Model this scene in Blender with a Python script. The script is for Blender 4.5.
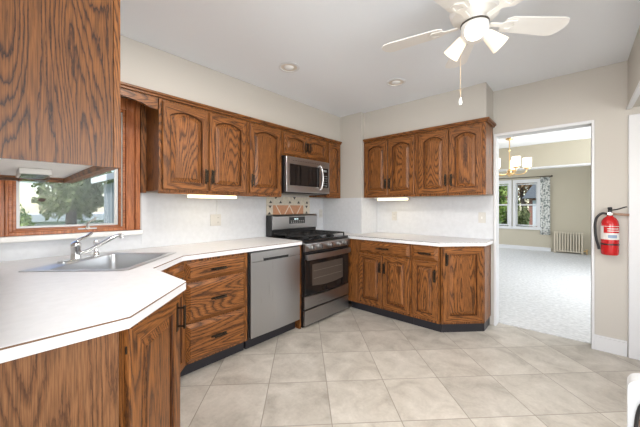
import bpy, bmesh, math, random
from mathutils import Vector, Matrix, Euler
from mathutils.geometry import tessellate_polygon
random.seed(7)
PI = math.pi
S = bpy.context.scene
for o in list(bpy.data.objects): bpy.data.objects.remove(o)

# ------------------------------------------------------------------ camera
cd = bpy.data.cameras.new('camera'); cam = bpy.data.objects.new('camera', cd)
S.collection.objects.link(cam)
cam.location = (2.7593, 0.0, 1.2666); cam.rotation_euler = (PI/2, 0, 0.7283)
cd.sensor_width = 36; cd.lens = 288.73/640*36; cd.shift_y = -6.757/640
cd.clip_start = 0.02; cd.clip_end = 200
S.camera = cam

# ------------------------------------------------------------------ sky, sun
W = bpy.data.worlds.new('sky'); S.world = W; W.use_nodes = True
wn = W.node_tree; bgn = wn.nodes['Background']
sky = wn.nodes.new('ShaderNodeTexSky'); sky.sky_type = 'NISHITA'
sky.sun_disc = False; sky.sun_elevation = math.radians(48); sky.sun_rotation = math.radians(200)
sky.dust_density = 0.6; sky.air_density = 1.0
wn.links.new(sky.outputs[0], bgn.inputs[0]); bgn.inputs[1].default_value = 0.20
sd = bpy.data.lights.new('sun', 'SUN'); so = bpy.data.objects.new('sun', sd); S.collection.objects.link(so)
sd.energy = 2.6; sd.angle = math.radians(2); sd.color = (1, .96, .9)
so.rotation_euler = Euler((math.radians(38), 0, math.radians(25)))

def area(name, loc, target, sx, sy, power, col=(1, 1, 1)):
    l = bpy.data.lights.new(name, 'AREA'); l.shape = 'RECTANGLE'; l.size = sx; l.size_y = sy
    l.energy = power; l.color = col
    o = bpy.data.objects.new(name, l); S.collection.objects.link(o); o.location = loc
    o.rotation_euler = (Vector(target)-Vector(loc)).to_track_quat('-Z', 'Y').to_euler()
    return o
# added fill lamps standing in for daylight at unseen window openings
area('nook_fill', (2.75, -2.66, 1.45), (2.75, 0, 2.0), 2.3, 1.4, 76, (.98, .985, 1))
area('side_fill', (4.66, 0.6, 1.45), (2, 0.6, 1.9), 2.0, 1.3, 50, (.98, .985, 1))
area('far_room_fill', (4.56, 6.2, 1.5), (1, 6.2, 1.2), 2.4, 1.5, 85, (.97, .99, 1))  # added fill for the far room, at side openings out of view
area('far_room_fill_west', (-1.86, 8.8, 1.4), (1, 8.6, 1.0), 2.0, 1.5, 55, (.97, .99, 1))
area('worktop_fill', (1.35, .80, 2.485), (1.30, .70, 0), .35, .35, 13, (1, .96, .91))  # added unseen lamp that brightens the worktop, no fitting belongs to it

S.view_settings.view_transform = 'Standard'; S.view_settings.look = 'None'
S.view_settings.exposure = 0.55; S.view_settings.gamma = 1.0
S.view_settings.use_curve_mapping = False

# ------------------------------------------------------------------ materials
def new_mat(name):
    m = bpy.data.materials.new(name); m.use_nodes = True
    return m, m.node_tree.nodes, m.node_tree.links, m.node_tree.nodes['Principled BSDF']
def mat(name, col, rough=.5, metal=0, emit=None, es=0, spec=.5, bump=0, bscale=60, var=0, vscale=3):
    m, n, l, b = new_mat(name)
    b.inputs['Base Color'].default_value = (*col, 1); b.inputs['Roughness'].default_value = rough
    b.inputs['Metallic'].default_value = metal; b.inputs['Specular IOR Level'].default_value = spec
    if emit: b.inputs['Emission Color'].default_value = (*emit, 1); b.inputs['Emission Strength'].default_value = es
    tc = n.new('ShaderNodeTexCoord')
    if bump:
        t = n.new('ShaderNodeTexNoise'); t.inputs['Scale'].default_value = bscale; t.inputs['Detail'].default_value = 6
        l.new(tc.outputs['Object'], t.inputs[0])
        bu = n.new('ShaderNodeBump'); bu.inputs['Strength'].default_value = bump; bu.inputs['Distance'].default_value = .01
        l.new(t.outputs[0], bu.inputs['Height']); l.new(bu.outputs[0], b.inputs['Normal'])
    if var:
        t = n.new('ShaderNodeTexNoise'); t.inputs['Scale'].default_value = vscale; t.inputs['Detail'].default_value = 5
        l.new(tc.outputs['Object'], t.inputs[0])
        r = n.new('ShaderNodeValToRGB'); r.color_ramp.elements[0].position = .3; r.color_ramp.elements[1].position = .7
        r.color_ramp.elements[0].color = (*[c*(1-var) for c in col], 1); r.color_ramp.elements[1].color = (*[min(1, c*(1+var)) for c in col], 1)
        l.new(t.outputs[0], r.inputs[0]); l.new(r.outputs[0], b.inputs['Base Color'])
    return m

def math_node(n, l, op, a, b=None):
    k = n.new('ShaderNodeMath'); k.operation = op
    for i, v in enumerate((a, b)):
        if v is None: continue
        if isinstance(v, (int, float)): k.inputs[i].default_value = v
        else: l.new(v, k.inputs[i])
    return k.outputs[0]

def oak(name, axis, light=(.325, .122, .032), mid=(.192, .067, .016), dark=(.036, .014, .006), band=22, figure=1.0, rough=.38, contrast=.92):
    """stained oak: cathedral growth bands drawn out along one axis plus fine open pores"""
    m, n, l, b = new_mat(name)
    tc = n.new('ShaderNodeTexCoord'); oi = n.new('ShaderNodeObjectInfo')
    off = n.new('ShaderNodeVectorMath'); off.operation = 'SCALE'; l.new(oi.outputs['Random'], off.inputs['Scale'])
    off.inputs[0].default_value = (9.1, 5.3, 7.7)
    add = n.new('ShaderNodeVectorMath'); add.operation = 'ADD'
    l.new(tc.outputs['Object'], add.inputs[0]); l.new(off.outputs[0], add.inputs[1])
    def mapped(across, along):
        mp = n.new('ShaderNodeMapping'); s = [across]*3; s['xyz'.index(axis)] = along
        mp.inputs['Scale'].default_value = s; l.new(add.outputs[0], mp.inputs['Vector']); return mp.outputs[0]
    big = n.new('ShaderNodeTexNoise'); big.inputs['Scale'].default_value = 1; big.inputs['Detail'].default_value = 1.5
    big.inputs['Roughness'].default_value = .35; l.new(mapped(5.5*figure, .62*figure), big.inputs[0])
    wob = n.new('ShaderNodeTexNoise'); wob.inputs['Scale'].default_value = 1; wob.inputs['Detail'].default_value = 5
    wob.inputs['Roughness'].default_value = .6; l.new(mapped(170, 20), wob.inputs[0])
    v = math_node(n, l, 'ADD', math_node(n, l, 'MULTIPLY', big.outputs[0], band*1.6), math_node(n, l, 'MULTIPLY', wob.outputs[0], 1.0))
    fr = math_node(n, l, 'FRACT', v)
    ramp = n.new('ShaderNodeValToRGB'); e = ramp.color_ramp.elements
    dk = [m_*(1-contrast)+d*contrast for m_, d in zip(mid, dark)]
    e[0].position = 0; e[0].color = (*dk, 1); e[1].position = 1; e[1].color = (*[a*.5+d*.5 for a, d in zip(mid, dk)], 1)
    a = e.new(.12); a.color = (*[a_*.4+d*.6 for a_, d in zip(mid, dk)], 1); a = e.new(.24); a.color = (*mid, 1); a = e.new(.50); a.color = (*light, 1); a = e.new(.86); a.color = (*[(p+q)/2 for p, q in zip(light, mid)], 1)
    l.new(fr, ramp.inputs[0])
    pore = n.new('ShaderNodeTexNoise'); pore.inputs['Scale'].default_value = 1; pore.inputs['Detail'].default_value = 3
    l.new(mapped(330, 9), pore.inputs[0])
    pr = n.new('ShaderNodeMapRange'); pr.inputs['From Min'].default_value = .36; pr.inputs['From Max'].default_value = .6
    pr.inputs['To Min'].default_value = .55; pr.inputs['To Max'].default_value = 1.08; l.new(pore.outputs[0], pr.inputs['Value'])
    mx = n.new('ShaderNodeMix'); mx.data_type = 'RGBA'; mx.blend_type = 'MULTIPLY'; mx.inputs['Factor'].default_value = 1
    l.new(ramp.outputs[0], mx.inputs['A']); l.new(pr.outputs[0], mx.inputs['B'])
    l.new(mx.outputs['Result'], b.inputs['Base Color'])
    b.inputs['Roughness'].default_value = rough
    b.inputs['Specular IOR Level'].default_value = .34
    bu = n.new('ShaderNodeBump'); bu.inputs['Strength'].default_value = .12; bu.inputs['Distance'].default_value = .002
    l.new(pore.outputs[0], bu.inputs['Height']); l.new(bu.outputs[0], b.inputs['Normal'])
    return m
OAKV = oak('stained_oak_vertical', 'z'); OAKH = oak('stained_oak_horizontal', 'x')
OAKY = oak('stained_oak_along_wall', 'y')
DARKOAK = oak('dark_oak_bead', 'z', light=(.13, .045, .014), mid=(.09, .030, .010), dark=(.02, .009, .005))  # darker oak tones for the ring around each door panel
OAKP = oak('stained_oak_wide_panel', 'z', light=(.20, .075, .019), mid=(.15, .053, .013), dark=(.022, .009, .005), figure=1.35, band=24, contrast=1.0)
OAKE = oak('stained_oak_end_panel_fine', 'z', light=(.25, .112, .045), mid=(.19, .078, .029), dark=(.09, .036, .014), band=20)
REDW = oak('window_frame_redwood', 'z', light=(.50, .175, .062), mid=(.43, .14, .048), dark=(.26, .08, .03), band=8, contrast=.45, rough=.25)
REDH = oak('window_frame_redwood_rail', 'y', light=(.50, .175, .062), mid=(.43, .14, .048), dark=(.26, .08, .03), band=8, contrast=.45, rough=.25)
WALL = mat('beige_wall_paint', (.53, .50, .455), .75, bump=.03, bscale=150)
WALLF = mat('far_room_wall_paint', (.50, .455, .36), .8, bump=.03, bscale=150)
CEIL = mat('ceiling_paint', (.81, .84, .88), .85, bump=.03, bscale=120)
TRIM = mat('white_trim_paint', (.68, .685, .70), .35)
LAM = mat('white_laminate', (.76, .76, .775), .5, var=.03, vscale=30)
SPLASH = mat('backsplash_laminate', (.63, .645, .67), .45, var=.04, vscale=25)
EDGE = mat('laminate_edge_seam', (.16, .075, .03), .5)
BLACK = mat('black_plastic', (.012, .012, .013), .35)
KICK = mat('black_vinyl_toe_kick', (.018, .017, .022), .45)
BRONZE = mat('dark_bronze_pull', (.055, .042, .030), .32, .85)
WHITEP = mat('white_plastic', (.80, .79, .76), .35)
DARKW = mat('dark_gap', (.02, .012, .008), .8)
IRON = mat('cast_iron', (.015, .015, .016), .55)
BGLASS = mat('black_oven_glass', (.012, .011, .011), .06)
PLATE = mat('cream_plate', (.60, .585, .55), .4)
CHROME = mat('chrome', (.78, .79, .80), .12, 1)
BRASS = mat('aged_brass', (.75, .52, .26), .3, 1)

def steel(name, axis, col=(.44, .44, .445), rough=.30):
    m, n, l, b = new_mat(name)
    tc = n.new('ShaderNodeTexCoord'); mp = n.new('ShaderNodeMapping'); s = [260]*3; s['xyz'.index(axis)] = 3
    mp.inputs['Scale'].default_value = s; l.new(tc.outputs['Object'], mp.inputs[0])
    t = n.new('ShaderNodeTexNoise'); t.inputs['Scale'].default_value = 1; l.new(mp.outputs[0], t.inputs[0])
    r = n.new('ShaderNodeMapRange'); r.inputs['To Min'].default_value = rough-.07; r.inputs['To Max'].default_value = rough+.1
    l.new(t.outputs[0], r.inputs['Value']); l.new(r.outputs[0], b.inputs['Roughness'])
    bu = n.new('ShaderNodeBump'); bu.inputs['Strength'].default_value = .03; bu.inputs['Distance'].default_value = .0004
    l.new(t.outputs[0], bu.inputs['Height']); l.new(bu.outputs[0], b.inputs['Normal'])
    b.inputs['Base Color'].default_value = (*col, 1); b.inputs['Metallic'].default_value = 1
    return m
STEEL = steel('brushed_stainless', 'x'); STEELV = steel('brushed_stainless_vertical', 'z')
SINKS = mat('sink_stainless', (.68, .69, .70), .33, 1)

def glass(name, tint=(1, 1, 1), gloss=.06):
    m, n, l, b = new_mat(name); out = n['Material Output']
    t = n.new('ShaderNodeBsdfTransparent'); t.inputs[0].default_value = (*tint, 1)
    g = n.new('ShaderNodeBsdfGlossy'); g.inputs['Roughness'].default_value = .01
    f = n.new('ShaderNodeFresnel'); f.inputs[0].default_value = 1.3
    mx = n.new('ShaderNodeMixShader'); l.new(math_node(n, l, 'MULTIPLY', f.outputs[0], .5), mx.inputs[0]); l.new(t.outputs[0], mx.inputs[1]); l.new(g.outputs[0], mx.inputs[2])
    l.new(mx.outputs[0], out.inputs[0]); return m
GLASS = glass('window_glass', (.97, .98, .98)); CLEAR = glass('clear_plastic', (.75, .77, .78))

def tile_mat():
    m, n, l, b = new_mat('diagonal_stone_tile')
    tc = n.new('ShaderNodeTexCoord'); sep = n.new('ShaderNodeSeparateXYZ'); l.new(tc.outputs['Object'], sep.inputs[0])
    T = .4127
    M = lambda op, a, c=None: math_node(n, l, op, a, c)
    x, y = sep.outputs[0], sep.outputs[1]
    a = M('DIVIDE', M('SUBTRACT', M('MULTIPLY', M('ADD', x, y), .70711), .0535), T)
    c = M('DIVIDE', M('SUBTRACT', M('MULTIPLY', M('SUBTRACT', y, x), .70711), .137), T)
    def edge(v):
        f = M('FRACT', v); return M('MINIMUM', f, M('SUBTRACT', 1, f))
    d = M('MINIMUM', edge(a), edge(c))
    gm = n.new('ShaderNodeMapRange'); gm.inputs['From Min'].default_value = .004; gm.inputs['From Max'].default_value = .0095
    l.new(d, gm.inputs['Value'])
    comb = n.new('ShaderNodeCombineXYZ'); l.new(M('FLOOR', a), comb.inputs[0]); l.new(M('FLOOR', c), comb.inputs[1])
    wn_ = n.new('ShaderNodeTexWhiteNoise'); l.new(comb.outputs[0], wn_.inputs[0])
    offs = n.new('ShaderNodeVectorMath'); offs.operation = 'MULTIPLY_ADD'; l.new(wn_.outputs['Color'], offs.inputs[0])
    offs.inputs[1].default_value = (11, 13, 7); l.new(tc.outputs['Object'], offs.inputs[2])
    t1 = n.new('ShaderNodeTexNoise'); t1.inputs['Scale'].default_value = 4.5; t1.inputs['Detail'].default_value = 8; t1.inputs['Roughness'].default_value = .62
    t1.inputs['Distortion'].default_value = .5; l.new(offs.outputs[0], t1.inputs[0])
    r = n.new('ShaderNodeValToRGB'); e = r.color_ramp.elements
    e[0].position = .28; e[0].color = (.34, .305, .26, 1); e[1].position = .68; e[1].color = (.60, .56, .50, 1)
    k = e.new(.48); k.color = (.49, .452, .395, 1); l.new(t1.outputs[0], r.inputs[0])
    t2 = n.new('ShaderNodeTexNoise'); t2.inputs['Scale'].default_value = 60; t2.inputs['Detail'].default_value = 5; l.new(offs.outputs[0], t2.inputs[0])
    mr = n.new('ShaderNodeMapRange'); mr.inputs['To Min'].default_value = .86; mr.inputs['To Max'].default_value = 1.12; l.new(t2.outputs[0], mr.inputs['Value'])
    tv = n.new('ShaderNodeMapRange'); tv.inputs['To Min'].default_value = .93; tv.inputs['To Max'].default_value = 1.05; l.new(wn_.outputs['Value'], tv.inputs['Value'])
    mu = M('MULTIPLY', mr.outputs[0], tv.outputs[0])
    mx = n.new('ShaderNodeMix'); mx.data_type = 'RGBA'; mx.blend_type = 'MULTIPLY'; mx.inputs['Factor'].default_value = 1
    l.new(r.outputs[0], mx.inputs['A']); l.new(mu, mx.inputs['B'])
    m2 = n.new('ShaderNodeMix'); m2.data_type = 'RGBA'; l.new(gm.outputs[0], m2.inputs['Factor'])
    m2.inputs['A'].default_value = (.27, .24, .20, 1); l.new(mx.outputs['Result'], m2.inputs['B'])
    l.new(m2.outputs['Result'], b.inputs['Base Color'])
    b.inputs['Roughness'].default_value = .38
    bu = n.new('ShaderNodeBump'); bu.inputs['Strength'].default_value = .35; bu.inputs['Distance'].default_value = .003
    l.new(gm.outputs[0], bu.inputs['Height']); l.new(bu.outputs[0], b.inputs['Normal'])
    return m
TILE = tile_mat()
CARPET = mat('grey_carpet', (.63, .63, .63), .95, bump=.9, bscale=70, var=.14, vscale=26)

# ------------------------------------------------------------------ mesh helpers
def B(): return bmesh.new()
def box(bm, x0, x1, y0, y1, z0, z1):
    v = [bm.verts.new((x, y, z)) for z in (z0, z1) for y in (y0, y1) for x in (x0, x1)]
    for f in ((0, 2, 3, 1), (4, 5, 7, 6), (0, 1, 5, 4), (2, 6, 7, 3), (0, 4, 6, 2), (1, 3, 7, 5)): bm.faces.new([v[i] for i in f])
    return bm
def bx(*a): return box(B(), *a)
def frame_axes(d):
    d = Vector(d).normalized(); u = d.orthogonal().normalized(); return d, u, d.cross(u)
def cyl(bm, p0, p1, r0, r1=None, seg=20, cap=True):
    r1 = r0 if r1 is None else r1; p0, p1 = Vector(p0), Vector(p1); d, u, w = frame_axes(p1-p0)
    R = []
    for p, r in ((p0, r0), (p1, r1)): R.append([bm.verts.new(p+(u*math.cos(2*PI*i/seg)+w*math.sin(2*PI*i/seg))*r) for i in range(seg)])
    for i in range(seg): bm.faces.new((R[0][i], R[0][(i+1) % seg], R[1][(i+1) % seg], R[1][i]))
    if cap: bm.faces.new(R[0][::-1]); bm.faces.new(R[1])
    return bm
def lathe(bm, prof, org=(0, 0, 0), axis=(0, 0, 1), seg=32):
    org = Vector(org); d, u, w = frame_axes(axis); R = []
    for r, z in prof:
        R.append([bm.verts.new(org+d*z+(u*math.cos(2*PI*i/seg)+w*math.sin(2*PI*i/seg))*max(r, 1e-4)) for i in range(seg)])
    for a, b_ in zip(R, R[1:]):
        for i in range(seg): bm.faces.new((a[i], a[(i+1) % seg], b_[(i+1) % seg], b_[i]))
    return bm
def tube(bm, pts, r, seg=10, radii=None):
    pts = [Vector(p) for p in pts]; R = []; u = None
    for i, p in enumerate(pts):
        d = (pts[min(i+1, len(pts)-1)]-pts[max(i-1, 0)]).normalized()
        u = d.orthogonal().normalized() if u is None else (u-d*u.dot(d)).normalized()
        w = d.cross(u); rr = radii[i] if radii else r
        R.append([bm.verts.new(p+(u*math.cos(2*PI*k/seg)+w*math.sin(2*PI*k/seg))*rr) for k in range(seg)])
    for a, b_ in zip(R, R[1:]):
        for k in range(seg): bm.faces.new((a[k], a[(k+1) % seg], b_[(k+1) % seg], b_[k]))
    bm.faces.new(R[0][::-1]); bm.faces.new(R[-1]); return bm
def spline(pts, n=8):
    P = [Vector(p) for p in pts]; P = [P[0]*2-P[1]]+P+[P[-1]*2-P[-2]]; out = []
    for i in range(1, len(P)-2):
        for k in range(n):
            t = k/n; a, b_, c, d = P[i-1:i+3]
            out.append(.5*((2*b_)+(c-a)*t+(2*a-5*b_+4*c-d)*t*t+(3*b_-a-3*c+d)*t**3))
    out.append(P[-2]); return out
def prism(bm, outline, z0, z1, holes=()):
    loops = [list(outline)]+[list(h) for h in holes]
    flat = [p for lp in loops for p in lp]
    tris = tessellate_polygon([[Vector((p[0], p[1], 0)) for p in lp] for lp in loops])
    lo = [bm.verts.new((p[0], p[1], z0)) for p in flat]; hi = [bm.verts.new((p[0], p[1], z1)) for p in flat]
    for t in tris:
        try: bm.faces.new([hi[i] for i in t]); bm.faces.new([lo[i] for i in reversed(t)])
        except ValueError: pass
    k = 0
    for lp in loops:
        n_ = len(lp)
        for i in range(n_): bm.faces.new((lo[k+i], lo[k+(i+1) % n_], hi[k+(i+1) % n_], hi[k+i]))
        k += n_
    bmesh.ops.recalc_face_normals(bm, faces=bm.faces[:]); return bm
def xz_prism(bm, outline, y0, y1):
    """outline in (x, z), extruded along y"""
    t = B(); prism(t, outline, y0, y1)
    for v in t.verts: v.co = Vector((v.co.x, v.co.z, v.co.y))
    return merge(bm, t)
def merge(bm, t):
    me = bpy.data.meshes.new('t'); t.to_mesh(me); t.free(); bm.from_mesh(me); bpy.data.meshes.remove(me); return bm
def obj(name, bm, m, parent=None, smooth=False, bevel=0, seg=2):
    bmesh.ops.recalc_face_normals(bm, faces=bm.faces[:])
    me = bpy.data.meshes.new(name); bm.to_mesh(me); bm.free(); me.materials.append(m)
    o = bpy.data.objects.new(name, me); S.collection.objects.link(o); o.parent = parent
    if smooth:
        for p in me.polygons: p.use_smooth = True
        try: me.set_sharp_from_angle(angle=math.radians(40))
        except Exception: pass
    if bevel:
        b = o.modifiers.new('bevel', 'BEVEL'); b.width = bevel; b.segments = seg; b.limit_method = 'ANGLE'; b.angle_limit = math.radians(40)
    return o
def wobj(name, bm, m, parent, inv, **k):
    o = obj(name, bm, m, parent, **k); o.matrix_local = inv; return o
def tag(o, label=None, cat=None, group=None, kind=None):
    if label: o['label'] = label
    if cat: o['category'] = cat
    if group: o['group'] = group
    if kind: o['kind'] = kind
    return o
def thing(name, label, cat, loc=(0, 0, 0), rz=0, group=None):
    o = bpy.data.objects.new(name, None); S.collection.objects.link(o); o.location = loc; o.rotation_euler = (0, 0, rz)
    o.empty_display_size = .1
    return tag(o, label, cat, group)
def struct(name, bm, m, parent=None, **k):
    o = obj(name, bm, m, parent, **k)
    if parent is None: o['kind'] = 'structure'
    return o
def kids(o): return [c for c in S.collection.objects if c.parent == o]
def copy_tree(o, parent=None):
    c = o.copy(); S.collection.objects.link(c); c.parent = parent
    for ch in kids(o): copy_tree(ch, c)
    return c

# ------------------------------------------------------------------ the room
H = 2.50; XL = 4.40; YB = 3.547; YS = -2.5; YF = 3.667
WY = -0.05                      # face of the wall behind the near cabinet
# window in the sink wall: opening y .085-.665, z 1.115-2.03
struct('wall_left', merge(merge(merge(bx(-.14, 0, -.19, .07, 0, H), bx(-.14, 0, .675, YB, 0, H)), bx(-.14, 0, .07, .675, 0, 1.09)), bx(-.14, 0, .07, .675, 2.06, H)), WALL)
struct('wall_near', bx(0, 1.80, -.17, WY, 0, H), WALL)
w = bx(-.14, 2.11, YB, YF, 0, H); box(w, 2.11, 2.852, YB, YF, 2.015, H); box(w, 2.852, 3.11, YB, YF, 0, H); box(w, 3.11, 3.95, YB, YF, 2.02, H); box(w, 3.95, XL+.12, YB, YF, 0, H)
struct('wall_back', w, WALL)
w = bx(XL, XL+.12, YS, -.45, 0, H); box(w, XL, XL+.12, 1.65, YB, 0, H); box(w, XL, XL+.12, -.45, 1.65, 0, .8); box(w, XL, XL+.12, -.45, 1.65, 2.1, H)
struct('wall_right', w, WALL)  # unseen wall, its opening made for the added side lamp
w = bx(1.68, 1.80, YS, -.17, 0, H)
struct('wall_nook', w, WALL)  # unseen nook, invented with openings to carry the fill light
w = bx(1.68, XL+.12, YS-.12, YS, 0, .75); box(w, 1.68, XL+.12, YS-.12, YS, 2.15, H); box(w, 1.68, 1.8, YS-.12, YS, .75, 2.15); box(w, 3.95, XL+.12, YS-.12, YS, .75, 2.15)
struct('wall_rear', w, WALL)  # out of view, opening made to let the added nook lamp in
struct('floor', bx(-.14, XL, YS, 3.652, -.1, 0), TILE)
struct('ceiling', bx(-.14, XL+.12, YS-.12, YF, H, H+.1), CEIL)
struct('trim_1', bx(0.001, .3136, WY, 3.1618, 2.156, H-.001), WALL)          # bulkhead above the left wall cabinets
struct('trim_2', bx(.0, .661, 3.1618, YB-.0005, 0, H-.001), WALL)         # boxed chase in the corner
struct('trim_3', bx(.662, 2.0855, 3.2257, YB-.001, 2.146, H-.001), WALL)     # bulkhead above the back wall cabinets
b = bx(3.0745, XL-.01, 1.7, YB-.001, 2.10, H-.001); struct('trim_4', b, WALL)
struct('trim_5', bx(3.066, 3.10, 1.7, YB-.002, 2.086, 2.104), TRIM, bevel=.004)
# baseboards, door casings
struct('baseboard_back', merge(bx(2.872, 3.072, YB-.014, YB-.0005, 0, .118), bx(2.872, 3.072, YB-.010, YB-.0005, .118, .134)), TRIM, bevel=.003)
c = bx(2.852, 2.872, YB-.016, YF+.01, 0, 2.04); box(c, 2.092, 2.115, YB-.016, YF+.01, 0, 2.04); box(c, 2.115, 2.852, YB-.016, YF+.01, 2.012, 2.04)
struct('door_1', c, TRIM, bevel=.003)
c = bx(3.078, 3.16, YB-.022, YB-.001, 0, 2.035); box(c, 3.16, 3.90, YB-.022, YB-.001, 1.955, 2.035); box(c, 3.90, 3.98, YB-.022, YB-.001, 0, 2.035)
d2 = struct('door_2', c, TRIM, bevel=.004)
leaf = bx(3.165, 3.895, YB+.01, YB+.05, .01, 1.95)
struct('door_leaf', leaf, TRIM, d2, bevel=.003)
k = B(); lathe(k, [(.0, -.06), (.022, -.058), (.028, -.045), (.022, -.03), (.01, -.02), (.01, 0), (.026, .002), (.026, .008)], (3.83, YB+.0, .95), (0, 1, 0), 20)
struct('door_handle', k, BRASS, d2, smooth=True)

# ------------------------------------------------------------------ the far room
struct('floor_carpet', bx(-1.7, XL, 3.652, 10.4, -.1, .006), CARPET)['kind'] = 'structure'
fw = bx(-1.82, .67, 10.4, 10.55, 0, H)
box(fw, 1.20, 1.37, 10.4, 10.55, 0, H); box(fw, 1.90, XL+.12, 10.4, 10.55, 0, H)
for x0, x1 in ((.67, 1.20), (1.37, 1.90)):
    box(fw, x0, x1, 10.4, 10.55, 0, .68); box(fw, x0, x1, 10.4, 10.55, 2.0, H)
struct('wall_far_back', fw, WALLF)
w = bx(XL, XL+.12, YF, 4.95, 0, H); box(w, XL, XL+.12, 7.45, 10.4, 0, H); box(w, XL, XL+.12, 4.95, 7.45, 0, .7); box(w, XL, XL+.12, 4.95, 7.45, 2.3, H)
struct('wall_far_right', w, WALLF)
w = bx(-1.82, -1.70, YF, 7.75, 0, H); box(w, -1.82, -1.7, 9.85, 10.4, 0, H); box(w, -1.82, -1.7, 7.75, 9.85, 0, .6); box(w, -1.82, -1.7, 7.75, 9.85, 2.2, H)
struct('wall_far_left', w, WALLF)
struct('wall_far_front', bx(-1.82, -.14, YF-.12, YF, 0, H), WALLF)
struct('ceiling_far', bx(-1.82, XL+.12, YF+.001, 10.55, H, H+.1), CEIL)
struct('trim_6', bx(-1.7, XL, 7.12, 7.30, 2.055, H-.001), WALLF)
struct('trim_7', bx(-1.7, XL, 7.10, 7.32, 2.03, 2.055), TRIM)
struct('baseboard_far', bx(-1.7, 2.2, 10.375, 10.3995, 0.006, .11), TRIM)
for i, x0 in enumerate((.60, 1.30)):
    f = B(); X0, X1 = x0, x0+.67
    box(f, X0, X0+.075, 10.37, 10.46, .68, 1.97); box(f, X1-.075, X1, 10.37, 10.46, .68, 1.97)
    box(f, X0, X1, 10.37, 10.46, 1.97, 2.07); box(f, X0-.02, X1+.02 if i == 0 else X1, 10.35, 10.46, .60, .68)
    o = struct('window_%d' % (i+2), f, TRIM)
    s = B()
    for z0, z1, yy in ((.70, 1.34, 10.42), (1.31, 1.95, 10.445)):
        box(s, X0+.08, X0+.115, yy, yy+.022, z0, z1); box(s, X1-.115, X1-.08, yy, yy+.022, z0, z1)
        box(s, X0+.115, X1-.115, yy, yy+.022, z0, z0+.035); box(s, X0+.115, X1-.115, yy, yy+.022, z1-.035, z1)
    struct('sash', s, TRIM, o)
    struct('window_pane', bx(X0+.10, X1-.10, 10.431, 10.433, .72, 1.93), GLASS, o)

# ------------------------------------------------------------------ kitchen window over the sink
y0, y1, z0, z1 = -.045, .845, 1.075, 2.15
f = B()
box(f, .001, .018, y0+.035, .037, z0, z1); box(f, .001, .018, .715, .765, z0, z1); box(f, .001, .030, .037, .052, z0, z1); box(f, .001, .030, .70, .715, z0, z1); box(f, .001, .036, y0, y0+.035, z0, z1); box(f, .001, .036, .765, .800, z0, z1); box(f, .001, .007, .8005, .841, 1.386, z1)
box(f, .001, .020, .052, .70, 2.05, z1); box(f, .001, .018, .052, .70, z0, 1.098)
win = struct('window_1', f, REDW, bevel=.004)
f = B()   # stepped stops
for k_, (a, x_) in enumerate(((0, .012), (.018, -.012), (.034, -.040))):
    w_ = .018
    box(f, x_-.03, x_, .052+a, .052+a+w_, 1.098+a*.5, 2.05-a); box(f, x_-.03, x_, .70-a-w_, .70-a, 1.098+a*.5, 2.05-a)
    box(f, x_-.03, x_, .052+a+w_, .70-a-w_, 1.098+a*.5, 1.098+a*.5+.010); box(f, x_-.03, x_, .052+a+w_, .70-a-w_, 2.05-a-w_, 2.05-a)
struct('window_frame', f, REDH, win, bevel=.003)
f = B()
a0, a1, b0, b1 = .095, .652, 1.121, 1.99
box(f, -.052, -.038, a0-.006, a0+.010, b0, b1); box(f, -.052, -.038, a1-.016, a1+.008, b0, b1)
box(f, -.052, -.038, a0+.010, a1-.016, b0, b0+.014); box(f, -.052, -.038, a0+.010, a1-.016, b1-.014, b1)
struct('window_screen_frame', f, mat('grey_aluminium', (.50, .50, .49), .4, .3), win)
struct('window_pane', bx(-.073, -.070, .09, .66, 1.11, 2.0), GLASS, win)
f = B(); cyl(f, (.012, .455, 1.106), (.035, .455, 1.112), .013, seg=14); tube(f, spline([(.03, .455, 1.112), (.045, .45, 1.135), (.050, .475, 1.165), (.048, .49, 1.17)]), .006, 8)
box(f, .0185, .024, .40, .51, 1.099, 1.108); cyl(f, (.048, .49, 1.165), (.048, .498, 1.19), .009, .007, seg=10)
struct('window_crank', f, mat('crank_metal', (.42, .40, .37), .4, .7), win, smooth=True)
sill = struct('window_sill', bx(.001, .050, -.045, .815, 1.035, 1.073), mat('white_sill', (.84, .83, .81), .4), None, bevel=.008)
st = B(); lathe(st, [(0, 0), (.020, .001), (.021, .004), (.012, .008), (0, .009)], (0, 0, 0), (1, 0, 0), 24)
for v in st.verts: v.co.z *= .62
o = obj('dark_oval_disc', st, mat('dark_brown_disc', (.05, .025, .015), .4), None, True); o.location = (-.0695, .215, 1.315)  # small dark oval disc lying on the pane
tag(o, 'small dark oval disc on the glass of the sink window', 'suction disc')

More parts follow.
